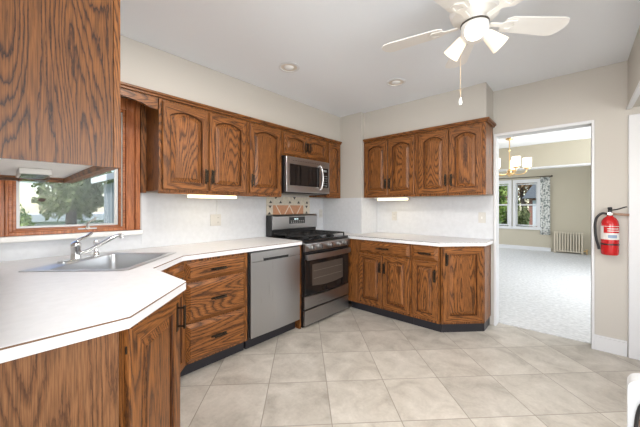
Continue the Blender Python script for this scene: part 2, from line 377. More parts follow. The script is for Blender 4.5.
# ------------------------------------------------------------------ cabinet parts
def outline(x0, x1, z0, z1, arch, s=0, n=14, arched=True):
    """points of a door outline inset by s; the top is an arch of the given rise"""
    x0, x1, z0, z1 = x0+s, x1-s, z0+s, z1-s
    P = [(x0, z0), (x1, z0)]
    for i in range(n+1):
        t = i/n; x = x1+(x0-x1)*t
        u = 2*t-1
        if arched and arch:
            z = z1-arch*u*u
        else: z = z1
        P.append((x, z))
    return P
def rings(bm, R, close=True):
    V = [[bm.verts.new((x, y, z)) for x, z in pts] for pts, y in R]
    for a, c_ in zip(V, V[1:]):
        k_ = len(a)
        for i in range(k_): bm.faces.new((a[i], a[(i+1) % k_], c_[(i+1) % k_], c_[i]))
    if close:
        last = V[-1]; tris = tessellate_polygon([[Vector((p.co.x, p.co.z, 0)) for p in last]])
        for t in tris: bm.faces.new([last[i] for i in t])
    return V
def pull(parent, x, z, vertical=True, L=.105, y=-.022):
    f = B(); h = L/2
    if vertical:
        box(f, x-.009, x+.009, y-.003, y, z-h*1.25, z+h*1.25)
        box(f, x-.0055, x+.0055, y-.036, y-.027, z-h, z+h)
        for s_ in (-1, 1): cyl(f, (x, y-.002, z+s_*h*.8), (x, y-.029, z+s_*h*.8), .0045, seg=10)
    else:
        box(f, x-h*1.25, x+h*1.25, y-.003, y, z-.009, z+.009)
        box(f, x-h, x+h, y-.036, y-.027, z-.0055, z+.0055)
        for s_ in (-1, 1): cyl(f, (x+s_*h*.8, y-.002, z), (x+s_*h*.8, y-.029, z), .0045, seg=10)
    return obj('handle', f, BRONZE, parent, bevel=.0015)
def door(parent, x0, x1, z0, z1, hx=None, hz=None, arch=.040, fr=.056, hinge=None):
    f = B(); T = -.022
    full = outline(x0, x1, z0, z1, 0, 0); 
    rings(f, [(full, -.0015), (full, T+.004), (outline(x0, x1, z0, z1, 0, .005), T), (outline(x0+fr, x1-fr, z0+fr, z1-fr, arch, 0), T), (outline(x0+fr, x1-fr, z0+fr, z1-fr, arch, .0005), T+.006)], close=False)
    d = obj('door', f, OAKV, parent); d.data.materials.append(OAKH)      # rails run across, stiles run up
    for p in d.data.polygons:
        if len(p.vertices) == 4 and abs(p.normal.y) > .9 and abs(p.center.y-T) < .002 and (p.center.z > z1-fr-.002-arch*.9 or p.center.z < z0+fr*.8) and x0+fr*.4 < p.center.x < x1-fr*.4: p.material_index = 1
    q = lambda s: outline(x0+fr, x1-fr, z0+fr, z1-fr, arch, s)
    g = B(); rings(g, [(q(.0006), T+.004), (q(.0035), T+.002), (q(.0065), T+.006), (q(.0085), T+.0165)], close=False); obj('dark_bead', g, DARKOAK, d)
    g = B(); q = lambda s: outline(x0+fr, x1-fr, z0+fr, z1-fr, arch, s)
    rings(g, [(q(.0085), T+.016), (q(.014), T+.0165), (q(.040), T+.005), (q(.0415), T+.002)])
    obj('door_panel', g, OAKV, d)
    if hx is not None: pull(d, hx, hz, True)
    if hinge is not None:
        hy = x0-.003 if hinge < 0 else x1+.003
        for zz in (z0+.07, z1-.07):
            e = B(); cyl(e, (hy, -.010, zz-.012), (hy, -.010, zz+.012), .003, seg=10); obj('hinge', e, BRONZE, d)
    return d
def drawer(parent, x0, x1, z0, z1, fr=.030, L=.105):
    f = B(); o_ = lambda s: [(x0+s, z0+s), (x1-s, z0+s), (x1-s, z1-s), (x0+s, z1-s)]
    rings(f, [(o_(0), -.0015), (o_(0), -.005), (o_(.003), -.007), (o_(fr), -.024)])
    d = obj('drawer', f, OAKH, parent)
    pull(d, (x0+x1)/2, (z0+z1)/2, False, L, -.024)
    return d
def body(parent, x0, x1, z0, z1, depth, openings, m=OAKV, under=True):
    """carcass with a face frame; openings cut as dark recesses are covered by the doors"""
    f = B(); box(f, x0, x1, .0185, depth, z0+ (.012 if under else 0), z1)
    c_ = obj('carcass', f, m, parent)
    g = bx(x0, x1, 0, .018, z0, z1)
    obj('face_frame', g, m, parent, bevel=.001)
    return c_

# ------------------------------------------------------------------ wall cabinets, left wall (front faces +x)
XF = .3136+.006
def wall_cab(label, ya, yb, z0, z1, name='wall_cabinet'):
    return thing(name, label, 'cabinet', (XF, ya, 0), PI/2)
TZ = 2.118
c = wall_cab('double-door oak wall cabinet beside the sink window, lit strip light beneath it', .845, 1.648, 1.385, TZ)
body(c, 0, .802, 1.385, TZ, XF-.008, None)
door(c, .020, .398, 1.405, 2.098, .398-.026, 1.53, hinge=-1); door(c, .406, .785, 1.405, 2.098, .432, 1.53)
f = bx(0.0, .802, .006, .018, 1.372, 1.3845); obj('bottom_rail', f, OAKH, c)
f = bx(-.040, -.001, .28, XF-.008, 1.385, TZ); obj('filler_strip', f, OAKV, c)
c = wall_cab('single-door oak wall cabinet between the double-door one and the microwave', 1.65, 2.098, 1.385, TZ)
body(c, 0, .446, 1.385, TZ, XF-.008, None)
door(c, .022, .428, 1.405, 2.098, .048, 1.53)
f = bx(0.0, .446, .006, .018, 1.372, 1.3845); obj('bottom_rail', f, OAKH, c)
c = wall_cab('low two-door oak wall cabinet directly above the microwave', 2.10, 2.858, 1.84, TZ)
body(c, 0, .757, 1.84, TZ, XF-.008, None)
door(c, .022, .374, 1.86, 2.098, .374-.022, 1.965, arch=.022, fr=.045); door(c, .382, .735, 1.86, 2.098, .404, 1.965, arch=.022, fr=.045)
c = wall_cab('narrow oak wall cabinet right of the microwave, against the corner chase', 2.86, 3.16, 1.385, TZ)
body(c, 0, .298, 1.385, TZ, XF-.008, None)
door(c, .030, .270, 1.405, 2.098, arch=.03, fr=.045)
# crown and valance
f = B(); box(f, .321, .336, WY+.002, 3.159, TZ+.001, 2.136); box(f, .321, .350, WY+.002, 3.159, 2.136, 2.1545)
o = obj('crown_moulding', f, OAKY, None, bevel=.003)
tag(o, 'long oak crown moulding topping the cabinets on the window wall', 'moulding')
pts = [(WY+.005, 2.03)]
for i in range(25):
    t = i/24; yy = .02+t*.76; pts.append((yy, 2.028+.052*math.sin(PI*t)**.6))
pts += [(.838, 2.026), (.838, TZ), (WY+.005, TZ)]
f = B()
t = B(); prism(t, pts, .300, .3195)
for v in t.verts: v.co = Vector((v.co.z, v.co.x, v.co.y))
merge(f, t)
o = obj('window_valance', f, OAKY); tag(o, 'oak valance board with a curved lower edge above the sink window', 'valance')

# ------------------------------------------------------------------ wall cabinets, back wall (front faces -y)
YU = 3.2257-.006
def bcab(label, xa): return thing('wall_cabinet', label, 'cabinet', (xa, YU, 0), 0)
TB = 2.108
D = YB-YU-.008
c = bcab('oak wall cabinet with two arched doors on the back wall, against the corner chase', .664)
body(c, 0, .712, 1.385, TB, D, None)
door(c, .018, .352, 1.41, 2.09, .352-.024, 1.55); door(c, .360, .690, 1.41, 2.09, .384, 1.55)
c = bcab('oak wall cabinet with two arched doors on the back wall, next to the doorway', 1.378)
body(c, 0, .706, 1.385, TB, D, None)
door(c, .030, .352, 1.41, 2.09, .352-.024, 1.55); door(c, .362, .680, 1.41, 2.09, .386, 1.55, hinge=1)
f = B(); box(f, .664, 2.105, YU-.016, YU-.001, TB+.001, 2.124); box(f, .664, 2.118, YU-.032, YU-.001, 2.124, 2.1445)
box(f, 2.0856, 2.105, YU-.001, YB-.02, TB+.001, 2.124); box(f, 2.0856, 2.118, YU-.001, YB-.02, 2.124, 2.1445)
o = obj('crown_moulding', f, OAKH, None, bevel=.003); tag(o, 'short oak crown moulding topping the cabinets beside the doorway', 'moulding')

# ------------------------------------------------------------------ near wall cabinet (front faces +y, end panel faces the camera side)
c = thing('wall_cabinet', 'large near oak wall cabinet cut by the top left corner of the photo', 'cabinet', (1.68, .2435, 0), PI)
f = B(); L_ = 1.68-.785; dp = .2435-WY-.003
box(f, .006, L_, .003, dp, 1.412, 2.30); obj('carcass', f, mat('white_cabinet_lining', (.78, .77, .75), .5), c)
obj('end_panel', bx(0, .0055, .001, dp, 1.389, 2.30), OAKP, c)
obj('end_panel', bx(L_-.018, L_, .0, dp, 1.389, 1.4115), OAKY, c)
f = bx(-.001, L_, -.018, 0, 1.389, 2.30); obj('face_frame', f, OAKV, c, bevel=.001)
door(c, .02, .44, 1.41, 2.28, .41, 1.55); door(c, .45, L_-.02, 1.41, 2.28, .48, 1.55)
obj('light_rail', bx(.0065, L_-.0185, .001, .014, 1.3895, 1.4115), OAKH, c)
obj('light_rail', bx(.0065, L_-.0185, dp-.014, dp, 1.3895, 1.4115), OAKH, c)
t = thing('under_cabinet_fixture', 'small clear and white fixture under the near oak wall cabinet, unlit', 'light fixture', (1.10, .10, 1.372))
obj('housing', bx(-.13, .13, -.045, .045, .018, .0395), WHITEP, t, bevel=.003)
obj('diffuser', bx(-.12, .12, -.040, .040, -.002, .0175), CLEAR, t, bevel=.006)

# ------------------------------------------------------------------ base cabinets
CH = .872
def base(name, label, loc, rz): return thing(name, label, 'cabinet', loc, rz)
# drawer stack, left wall
c = base('drawer_cabinet', 'oak base cabinet with three stacked drawers left of the dishwasher', (.61, .905, 0), PI/2)
obj('carcass', bx(0, .552, .019, .60, .10, CH), OAKV, c); obj('face_frame', bx(0, .552, 0, .018, .10, CH), OAKV, c)
obj('toe_kick', bx(0, .552, .055, .60, 0, .0995), KICK, c)
drawer(c, .018, .530, .708, .852); drawer(c, .018, .530, .402, .700); drawer(c, .018, .530, .112, .394)
# diagonal sink base
c = base('sink_cabinet', 'diagonal oak cabinet under the corner sink', (.905, .605, 0), math.radians(135))
t = B(); prism(t, [(.905, .605), (.61, .90), (.004, .90), (.004, WY+.004), (.905, WY+.004)], .10, .66)
inv = (Matrix.Translation((.905, .605, 0)) @ Matrix.Rotation(math.radians(135), 4, 'Z')).inverted()
wobj('carcass', t, OAKV, c, inv)
wd = math.hypot(.295, .295)
obj('face_frame', bx(.002, wd-.002, -.016, -.001, .10, CH), OAKV, c)
door(c, .03, wd-.03, .12, .70, .06, .64, arch=0).location = (0, -.016, 0)
drawer_ = drawer(c, .03, wd-.03, .715, .852, L=.09); drawer_.location = (0, -.016, 0)
# peninsula cabinet: end panel to the left, diagonal door
c = base('corner_cabinet', 'oak cabinet in the left foreground with fine-grained end panel and a clipped-corner door', (1.645, .262, 0), math.radians(135))
t = B(); prism(t, [(1.655, WY+.004), (1.655, .250), (1.640, .262), (1.346, .556), (.915, .556), (.915, WY+.004)], .10, CH)
inv = (Matrix.Translation((1.645, .262, 0)) @ Matrix.Rotation(math.radians(135), 4, 'Z')).inverted()
wobj('carcass', t, OAKV, c, inv)
e = bx(1.6555, 1.6615, WY+.002, .262, .0, CH)
ep = wobj('end_panel', e, OAKE, c, inv)
wd = math.hypot(.297, .297)
obj('face_frame', bx(.0, wd-.002, -.009, -.001, .10, CH), OAKV, c)
d = door(c, .018, wd-.010, .115, .862, wd-.045, .765, arch=0, fr=.066, hinge=-1); d.location = (0, -.008, 0)
t = B(); prism(t, [(1.62, WY+.004), (1.62, .25), (1.33, .54), (.92, .54), (.92, WY+.004)], 0, .0995)
wobj('toe_kick', t, KICK, c, inv)
# filler between dishwasher and range
o = obj('filler_panel', bx(.02, .615, 2.088, 2.108, 0, CH), OAKV); tag(o, 'thin upright oak panel between the dishwasher and the range', 'panel')
# back wall base run
YC = 2.93
c = base('base_cabinet', 'oak base cabinet with one wide drawer over two doors right of the range', (.615, YC, 0), 0)
f = bx(0.05, .83, .019, YB-YC-.01, .10, CH)
obj('face_frame', bx(0, .83, 0, .018, .10, CH), OAKV, c)
f = B(); prism(f, [(0, .019), (.83, .019), (.83, YB-YC-.006), (.053, YB-YC-.006), (.053, .215), (0, .215)], .10, CH); obj('carcass', f, OAKV, c)
f = B(); prism(f, [(0.02, .055), (.83, .055), (.83, .5), (.053, .5), (.053, .2), (.02, .2)], 0, .0995); obj('toe_kick', f, KICK, c)
drawer(c, .178, .810, .722, .857, L=.13)
door(c, .178, .490, .128, .708, .490-.024, .575, arch=0, fr=.050); door(c, .498, .810, .128, .708, .522, .575, arch=0, fr=.050)
c = base('base_cabinet', 'narrow oak base cabinet with one drawer over one door beside the angled end cabinet', (1.447, YC, 0), 0)
obj('face_frame', bx(0, .289, 0, .018, .10, CH), OAKV, c); obj('carcass', bx(0, .285, .019, YB-YC-.006, .10, CH), OAKV, c)
obj('toe_kick', bx(0, .288, .055, .5, 0, .0995), KICK, c)
drawer(c, .014, .275, .722, .857, L=.11); door(c, .014, .275, .128, .708, .275-.026, .575, arch=0, fr=.050)
P0 = (1.742, YC); P1 = (2.058, 3.246)
c = base('angled_cabinet', 'oak end cabinet set at an angle beside the doorway', (P0[0], P0[1], 0), PI/4)
inv = (Matrix.Translation((P0[0], P0[1], 0)) @ Matrix.Rotation(PI/4, 4, 'Z')).inverted()
t = B(); prism(t, [(1.745, YC+.024), (2.052, 3.262), (2.052, YB-.006), (1.745, YB-.006)], .10, CH)
wobj('carcass', t, OAKV, c, inv)
wd = math.hypot(P1[0]-P0[0], P1[1]-P0[1])
obj('face_frame', bx(.013, wd+.004, .0, .017, .10, CH), OAKV, c)
door(c, .024, wd-.014, .125, .858, .05, .745, arch=0, fr=.062)
e = bx(2.0525, 2.064, 3.262, YB-.006, .10, CH)
wobj('end_panel', e, OAKV, c, inv)
t = B(); prism(t, [(1.739, YC+.055), (1.742, YC+.062), (2.052, 3.305), (2.052, YB-.006), (1.745, YB-.006), (1.739, 3.4)], 0, .0995)
wobj('toe_kick', t, KICK, c, inv)

# ------------------------------------------------------------------ worktops
def worktop(label, pts, holes=(), edge=()):
    t = thing('worktop', label, 'worktop', (0, 0, 0))
    f = B(); prism(f, pts, .874, .914, holes); obj('slab', f, LAM, t, bevel=.0015)
    e = B()
    for (a, b_) in edge:
        a, b_ = Vector((*a, 0)), Vector((*b_, 0)); d = (b_-a).normalized(); n_ = Vector((d.y, -d.x, 0))
        v = [a, b_, b_+n_*.0012, a+n_*.0012]; lo = [e.verts.new((p.x, p.y, .9075)) for p in v]; hi = [e.verts.new((p.x, p.y, .9125)) for p in v]
        e.faces.new(lo); e.faces.new(hi)
        for i in range(4): e.faces.new((lo[i], lo[(i+1) % 4], hi[(i+1) % 4], hi[i]))
    obj('edge_seam', e, EDGE, t); return t
# sink frame: origin at the middle, local x along the front rim, y towards the corner
SK = Vector((.915, .477)) ; ud = Vector((-.7071, .7071)); nd = Vector((-.7071, -.7071))
SW, SD = .635, .575
def sk(x, y): p = SK+ud*x+nd*y; return (p.x, p.y)
hole = [sk(.03, .045), sk(SW-.03, .045), sk(SW-.03, SD-.10), sk(.03, SD-.10)]
A = [(.007, WY+.001), (1.682, WY+.001), (1.682, .287), (1.372, .600), (.932, .600), (.632, .898), (.635, 2.106), (.007, 2.106)]
worktop('white laminate worktop carrying the corner sink and running to the range', A, [hole], [((1.682, .0-.05), (1.682, .287)), ((1.682, .287), (1.372, .6)), ((1.372, .6), (.932, .6)), ((.932, .6), (.632, .898)), ((.632, .898), (.635, 2.106))])
Bq = [(.007, 2.902), (1.748, 2.902), (2.076, 3.245), (2.088, YB-.007), (.668, YB-.007), (.668, 3.1545), (.007, 3.1545)]
worktop('white laminate worktop with an angled end beside the doorway', Bq, (), [((2.088, YB-.01), (2.076, 3.245)), ((2.076, 3.245), (1.748, 2.902)), ((1.748, 2.902), (.645, 2.902))][::-1])
# fix winding of the second seam
# backsplashes
s1 = bx(.0005, .0065, WY+.002, .816, .9145, 1.034); box(s1, .0005, .0065, .8165, 2.115, .9145, 1.384); box(s1, .0005, .0065, 2.115, 2.872, .85, 1.40); box(s1, .0005, .0065, 2.872, 3.1605, .9145, 1.384)
o = obj('backsplash', s1, SPLASH); tag(o, 'pale grey laminate backsplash along the window wall', 'backsplash')
s1 = bx(.008, .661, 3.1555, 3.1613, .9145, 1.384); box(s1, .6615, .6675, 3.1555, 3.54, .9145, 1.384)
o = obj('backsplash', s1, SPLASH); tag(o, 'pale laminate cladding around the corner chase behind the range', 'backsplash')
o = obj('backsplash', bx(.6685, 2.088, YB-.0065, YB-.0005, .9145, 1.384), SPLASH); tag(o, 'pale laminate backsplash on the back wall under the cabinets beside the doorway', 'backsplash')

# ------------------------------------------------------------------ sink and faucet
t = thing('sink', 'stainless steel drop-in sink set diagonally in the corner of the worktop', 'sink', (SK.x, SK.y, 0), math.radians(135))
# local x along ud, local y along nd
def rr(x0, x1, y0, y1, r, n_=6):
    P = []
    for cx_, cy_, a0_ in ((x1-r, y0+r, -90), (x1-r, y1-r, 0), (x0+r, y1-r, 90), (x0+r, y0+r, 180)):
        for i in range(n_+1): a_ = math.radians(a0_+90*i/n_); P.append((cx_+r*math.cos(a_), cy_+r*math.sin(a_)))
    return P
def lr(bm, R, cap=True):
    V = [[bm.verts.new((x, y, z)) for x, y in p] for p, z in R]
    for a, c_ in zip(V, V[1:]):
        for i in range(len(a)): bm.faces.new((a[i], a[(i+1) % len(a)], c_[(i+1) % len(a)], c_[i]))
    if cap: bm.faces.new(V[-1])
f = B(); bx0, bx1, by0, by1 = .04, SW-.04, .045, SD-.115
lr(f, [(rr(0, SW, 0, SD, .02), .9146), (rr(.002, SW-.002, .002, SD-.002, .02), .9185), (rr(bx0-.006, bx1+.006, by0-.006, by1+.006, .055), .9185), (rr(bx0, bx1, by0, by1, .05), .914), (rr(bx0+.01, bx1-.01, by0+.01, by1-.01, .05), .75), (rr(bx0+.03, bx1-.03, by0+.03, by1-.03, .04), .735)])
obj('basin', f, SINKS, t, True)
f = B(); lathe(f, [(.045, 0), (.04, .004), (.02, .002), (0, .001)], ((bx0+bx1)/2, (by0+by1)/2, .7355), (0, 0, 1), 24); obj('drain', f, CHROME, t, True)
# faucet: local frame the same as the sink
t = thing('faucet', 'chrome single-lever kitchen faucet standing on the back rim of the sink', 'faucet', (SK.x, SK.y, .9187), math.radians(135))
fx, fy = .335, SD-.055
f = B(); prism(f, rr(fx-.125, fx+.125, fy-.028, fy+.028, .027), 0, .012); obj('deck_plate', f, CHROME, t, True, bevel=.003)
f = B(); lathe(f, [(.0, 0.012), (.030, .012), (.028, .03), (.026, .075), (.030, .085), (.028, .108), (.012, .122), (0, .124)], (fx, fy, 0)); obj('faucet_body', f, CHROME, t, True)
f = B(); tube(f, spline([(fx, fy, .112), (fx+.03, fy-.005, .132), (fx+.085, fy-.01, .146), (fx+.125, fy-.012, .165)]), .010, 10, None); obj('lever', f, CHROME, t, True)
f = B(); tube(f, spline([(fx, fy-.022, .040), (fx+.05, fy-.06, .062), (fx+.125, fy-.118, .112), (fx+.16, fy-.142, .132), (fx+.185, fy-.158, .142), (fx+.198, fy-.166, .140)]), .0125, 12); cyl(f, (fx+.198, fy-.166, .150), (fx+.200, fy-.168, .122), .013, seg=14)
obj('spout', f, CHROME, t, True)
t = thing('side_sprayer', 'short chrome side sprayer standing right of the faucet', 'sprayer', (*sk(fx+.185, fy), .9187), 0)
f = B(); lathe(f, [(0, 0), (.024, 0), (.023, .008), (.016, .02), (.013, .045), (.015, .075), (.019, .09), (.017, .108), (0, .112)]); obj('sprayer_head', f, CHROME, t, True)

# ------------------------------------------------------------------ dishwasher
t = thing('dishwasher', 'stainless steel dishwasher between the drawer cabinet and the range', 'dishwasher', (.61, 1.462, 0), PI/2)
W_ = .622
obj('tub', bx(.004, W_-.004, .004, .58, .10, .868), BLACK, t)
f = B(); prism(f, [(.015, -.026), (.30, -.034), (W_-.013, -.026), (W_-.013, .003), (.015, .003)], .112, .776)
obj('door', f, STEELV, t, bevel=.003)
f = B(); box(f, .015, W_-.013, -.026, .003, .779, .862)
obj('control_panel', f, STEEL, t, bevel=.003)
f = B(); box(f, .15, .45, -.0285, -.0255, .772, .806); obj('recessed_grip', f, BLACK, t)
f = B(); box(f, .15, .45, -.036, -.0286, .800, .812); obj('grip_lip', f, STEEL, t, bevel=.002)
obj('toe_kick', bx(.01, W_-.01, .05, .5, 0, .0995), KICK, t)

# ------------------------------------------------------------------ gas range
t = thing('gas_range', 'stainless and black gas range with a backguard, below the microwave', 'range', (.635, 2.112, 0), PI/2)
W_ = .772
obj('oven_body', bx(.002, W_-.002, .0, .615, .03, .895), BLACK, t)
f = B(); box(f, .0, W_, -.02, .615, .8955, .916); obj('cooktop', f, mat('black_enamel', (.012, .012, .013), .15), t, bevel=.006)
# control panel: slanted
f = B(); pr_ = [(-.005, .895), (-.046, .878), (-.038, .800), (-.005, .796)]
V = [[f.verts.new((x, y, z)) for y, z in pr_] for x in (0, W_)]
for i in range(4): f.faces.new((V[0][i], V[0][(i+1) % 4], V[1][(i+1) % 4], V[1][i]))
f.faces.new(V[0]); f.faces.new(V[1]); obj('control_panel', f, STEEL, t, bevel=.004)
for x in (.085, .215, .385, .545, .665):
    f = B(); lathe(f, [(0, .034), (.020, .034), (.023, .030), (.025, .006), (.031, .004), (.031, 0)], (x, -.044, .838), (0, -1, .09), 24); k_ = obj('knob', f, STEEL, t, True)
    f = bx(x-.003, x+.003, -.084, -.0775, .822, .862); obj('knob_grip', f, BLACK, k_)
f = B(); box(f, .008, W_-.008, -.024, -.001, .335, .785); od = obj('oven_door', f, BGLASS, t, bevel=.003)
f = B()   # arched inner window outline
P = [(.12, .43), (.30, .41), (.47, .41), (.65, .43), (.65, .655), (.12, .655)]
xz_prism(f, P, -.0262, -.0245); obj('oven_window', f, mat('oven_window_glass', (.075, .06, .05), .08), od)
f = B()
for zz in (.50, .58):
    box(f, .14, .63, -.0268, -.0263, zz, zz+.003)
obj('oven_rack', f, mat('oven_rack_grey', (.16, .14, .12), .4), od)
f = B(); pts = []
for i in range(13):
    u_ = i/12; x = .02+u_*(W_-.04); pts.append((x, -.062-.016*math.sin(PI*u_)))
lo = []; 
prism(f, [(x, y) for x, y in pts]+[(x, y+.018) for x, y in reversed(pts)], .712, .770)
box(f, .012, .036, -.064, -.0245, .718, .765); box(f, W_-.036, W_-.012, -.064, -.0245, .718, .765)
obj('handle', f, STEEL, od, True, bevel=.004)
def bowed(x0, x1, y, z0, z1, bow=.0, zt=.0):
    f = B(); P_ = []
    n_ = 12
    for i in range(n_+1): u_ = i/n_; P_.append((x0+(x1-x0)*u_, z1-zt*math.sin(PI*u_)))
    xz_prism(f, [(x0, z0), (x1, z0)]+P_[::-1], y-.022, y); return f
obj('door_trim', bowed(.006, W_-.006, -.004, .200, .333, zt=.016), STEEL, od, bevel=.003)
obj('storage_drawer', bx(.006, W_-.006, -.028, -.001, .030, .186), STEEL, t, bevel=.004)
obj('kick_strip', bx(.02, W_-.02, .02, .5, 0, .0295), BLACK, t)
# backguard
obj('backguard', bx(-.0, W_, .520, .612, .9165, 1.165), BLACK, t, bevel=.006)
f = B(); pr_ = [(.5195, .995), (.5195, 1.172), (.512, 1.172), (.498, 1.150), (.502, .998)]
V = [[f.verts.new((x, y, z)) for y, z in pr_] for x in (.012, W_-.004)]
for i in range(5): f.faces.new((V[0][i], V[0][(i+1) % 5], V[1][(i+1) % 5], V[1][i]))
f.faces.new(V[0]); f.faces.new(V[1]); bgp = obj('backguard_panel', f, STEEL, t, bevel=.003)
obj('display', bx(.265, .535, .4955, .4995, 1.058, 1.142), BGLASS, bgp)
f = B()
for i, x in enumerate((.35, .366, .386, .402)): box(f, x, x+.010, .4945, .4953, 1.106, 1.124)
obj('clock_digits', f, mat('clock_glow', (.5, .6, .6), .4, emit=(.6, .8, .85), es=.7), bgp)
f = B()
for i in range(7):
    for j in (1.070, 1.088): box(f, .29+i*.034, .308+i*.034, .4945, .4953, j, j+.005)
obj('button_marks', f, mat('button_print', (.45, .45, .45), .5), bgp)
# burners and grates
for x, y in ((.16, .13), (.60, .13), (.16, .38), (.60, .38), (.385, .25)):
    f = B(); lathe(f, [(.05, 0), (.05, .006), (.036, .008), (.036, .018), (.03, .022), (0, .022)], (x, y, .9165), (0, 0, 1), 24); obj('burner', f, IRON, t, True)
for xa, xb in ((.02, .262), (.268, .504), (.510, .752)):
    f = B(); z = .952; r = .0065
    P_ = [(xa+.01, .03, z), (xb-.01, .03, z), (xb-.01, .49, z), (xa+.01, .49, z)]
    for i in range(4):
        a, c_ = Vector(P_[i]), Vector(P_[(i+1) % 4]); n_ = Vector((0, 0, 1))
        if a.x == c_.x: box(f, a.x-r, a.x+r, min(a.y, c_.y), max(a.y, c_.y), z-r, z+r)
        else: box(f, min(a.x, c_.x)-r, max(a.x, c_.x)+r, a.y-r, a.y+r, z-r, z+r)
    mx_ = (xa+xb)/2
    for yy in (.13, .26, .38): box(f, xa+.01, xb-.01, yy-.005, yy+.005, z-.005, z+.008)
    box(f, mx_-.005, mx_+.005, .03, .49, z-.005, z+.008)
    for xx in (xa+.01, xb-.01):
        for yy in (.03, .26, .49): box(f, xx-r, xx+r, yy-r, yy+r, .9165, z)
    obj('grate', f, IRON, t, bevel=.002)

# ------------------------------------------------------------------ microwave
t = thing('microwave', 'stainless over-the-range microwave with a curved white handle', 'microwave', (.355, 2.103, 0), PI/2)
W_ = .742
obj('case', bx(0, W_, .0, .345, 1.418, 1.834), BLACK, t, bevel=.003)
f = bx(.006, W_-.002, -.032, -.001, 1.432, 1.826); md = obj('front', f, STEEL, t, bevel=.006)
f = bx(.055, .545, -.0345, -.0325, 1.505, 1.745); obj('door_glass', f, BGLASS, md)
f = bx(.585, .712, -.0345, -.0325, 1.505, 1.745); kp = obj('keypad', f, BGLASS, md)
f = B()
for i in range(3):
    for j in range(5): box(f, .607+i*.032, .625+i*.032, -.0354, -.0347, 1.525+j*.03, 1.533+j*.03)
box(f, .62, .68, -.0354, -.0347, 1.70, 1.725)
obj('keypad_marks', f, mat('keypad_print', (.30, .32, .33), .5), kp)
f = B(); tube(f, spline([(.548, -.034, 1.475), (.556, -.062, 1.50), (.566, -.075, 1.62), (.556, -.062, 1.74), (.548, -.034, 1.765)]), .011, 12); obj('handle', f, mat('pale_metal_handle', (.75, .76, .77), .25, .6), md, True)
f = B()
for i in range(14): box(f, .10+i*.04, .125+i*.04, -.0325, -.032, 1.785, 1.789)
obj('vent_slots', f, DARKW, md)

# ------------------------------------------------------------------ tile mural behind the range
t = thing('tile_mural', 'cream tile mural with dark triangles and a terracotta zigzag field behind the range', 'tile mural', (.0075, 2.128, 0), PI/2)
CREAM = mat('cream_tile', (.66, .60, .50), .35, var=.12, vscale=40); TERRA = mat('terracotta_tile', (.55, .27, .15), .4, var=.15, vscale=30)
DK = mat('dark_tile_triangle', (.05, .045, .04), .4)
MW = .735
f = bx(0, MW, -.008, -.0005, 1.10, 1.395); obj('cream_tiles', f, CREAM, t)
f = bx(.095, MW-.125, -.0098, -.0082, 1.10, 1.285); obj('terracotta_field', f, TERRA, t)
f = B()
for (x, z, s) in [(.06+i*.155, 1.325, 1) for i in range(5)]+[(.14, 1.376, -1), (.45, 1.376, -1), (.05, 1.265, -1), (.672, 1.265, -1), (.04, 1.19, 1), (.672, 1.19, 1)]:
    xz_prism(f, [(x-.024*1, z-.016*s), (x+.024, z-.016*s), (x, z+.018*s)], -.0098, -.0082)
obj('dark_triangles', f, DK, t)
f = B()
def stripe(a, c_, w_=.006):
    a, c_ = Vector((a[0], a[1])), Vector((c_[0], c_[1])); d_ = (c_-a).normalized(); n_ = Vector((-d_.y, d_.x))*w_
    xz_prism(f, [tuple(a+n_), tuple(a-n_), tuple(c_-n_), tuple(c_+n_)], -.0112, -.0099)
for a, c_ in (((.14, 1.285), (.25, 1.125)), ((.25, 1.125), (.36, 1.285)), ((.36, 1.285), (.46, 1.125)), ((.46, 1.125), (.57, 1.285))): stripe(a, c_)
obj('zigzag_lines', f, mat('cream_grout_line', (.75, .68, .58), .5), t)

# ------------------------------------------------------------------ outlets and switches
def plate(label, cat, loc, rz, dbl=False, switch=False):
    t = thing('outlet' if not switch else 'light_switch', label, cat, loc, rz)
    w_ = .058 if dbl else .036
    obj('cover_plate', bx(-w_, w_, -.006, 0, -.058, .058), PLATE, t, bevel=.002)
    f = B()
    if switch: box(f, -.006, .006, -.014, -.0062, -.012, .012); obj('toggle', f, WHITEP, t, bevel=.001)
    if not switch or dbl:
        xx = .026 if dbl else 0
        f = B()
        for s_ in (-.024, .024):
            for q_ in (-.006, .006): box(f, xx+q_-.0012, xx+q_+.0012, -.0066, -.0061, s_-.005, s_+.006)
        obj('sockets', f, BLACK, t)
    return t
plate('white outlet plate on the window wall under the lit strip light', 'outlet', (.0067, 1.488, 1.131), PI/2, dbl=True)
plate('white outlet plate right of the range near the corner', 'outlet', (.0067, 3.10, 1.17), PI/2)
plate('white outlet plate on the back wall backsplash under the strip light', 'outlet', (.935, YB-.0067, 1.143), 0)
plate('white light switch on the back wall backsplash beside the doorway', 'switch', (1.98, YB-.0067, 1.147), 0, switch=True)

# ------------------------------------------------------------------ strip lights
def strip(label, loc, rz, L, power):
    t = thing('strip_light', label, 'strip light', loc, rz)
    obj('housing', bx(-L/2, L/2, -.045, .03, -.012, -.0005), WHITEP, t, bevel=.002)
    f = B(); box(f, -L/2+.04, L/2-.012, -.043, .028, -.040, -.0122)
    obj('diffuser', f, mat('lit_diffuser', (1, .9, .7), .5, emit=(1, .80, .47), es=1.25), t, bevel=.006)
    l = bpy.data.lights.new('strip_lamp', 'AREA'); l.shape = 'RECTANGLE'; l.size = L-.08; l.size_y = .05; l.energy = power; l.color = (1, .86, .62)
    lo_ = bpy.data.objects.new('strip_lamp', l); S.collection.objects.link(lo_); lo_.parent = t; lo_.location = (0, 0, -.043)
    return t
strip('lit white strip light under the double-door cabinet beside the window', (.262, 1.31, 1.384), PI/2, .50, .45)
strip('lit white strip light under the back wall cabinets beside the chase', (1.03, 3.28, 1.384), 0, .44, .45)
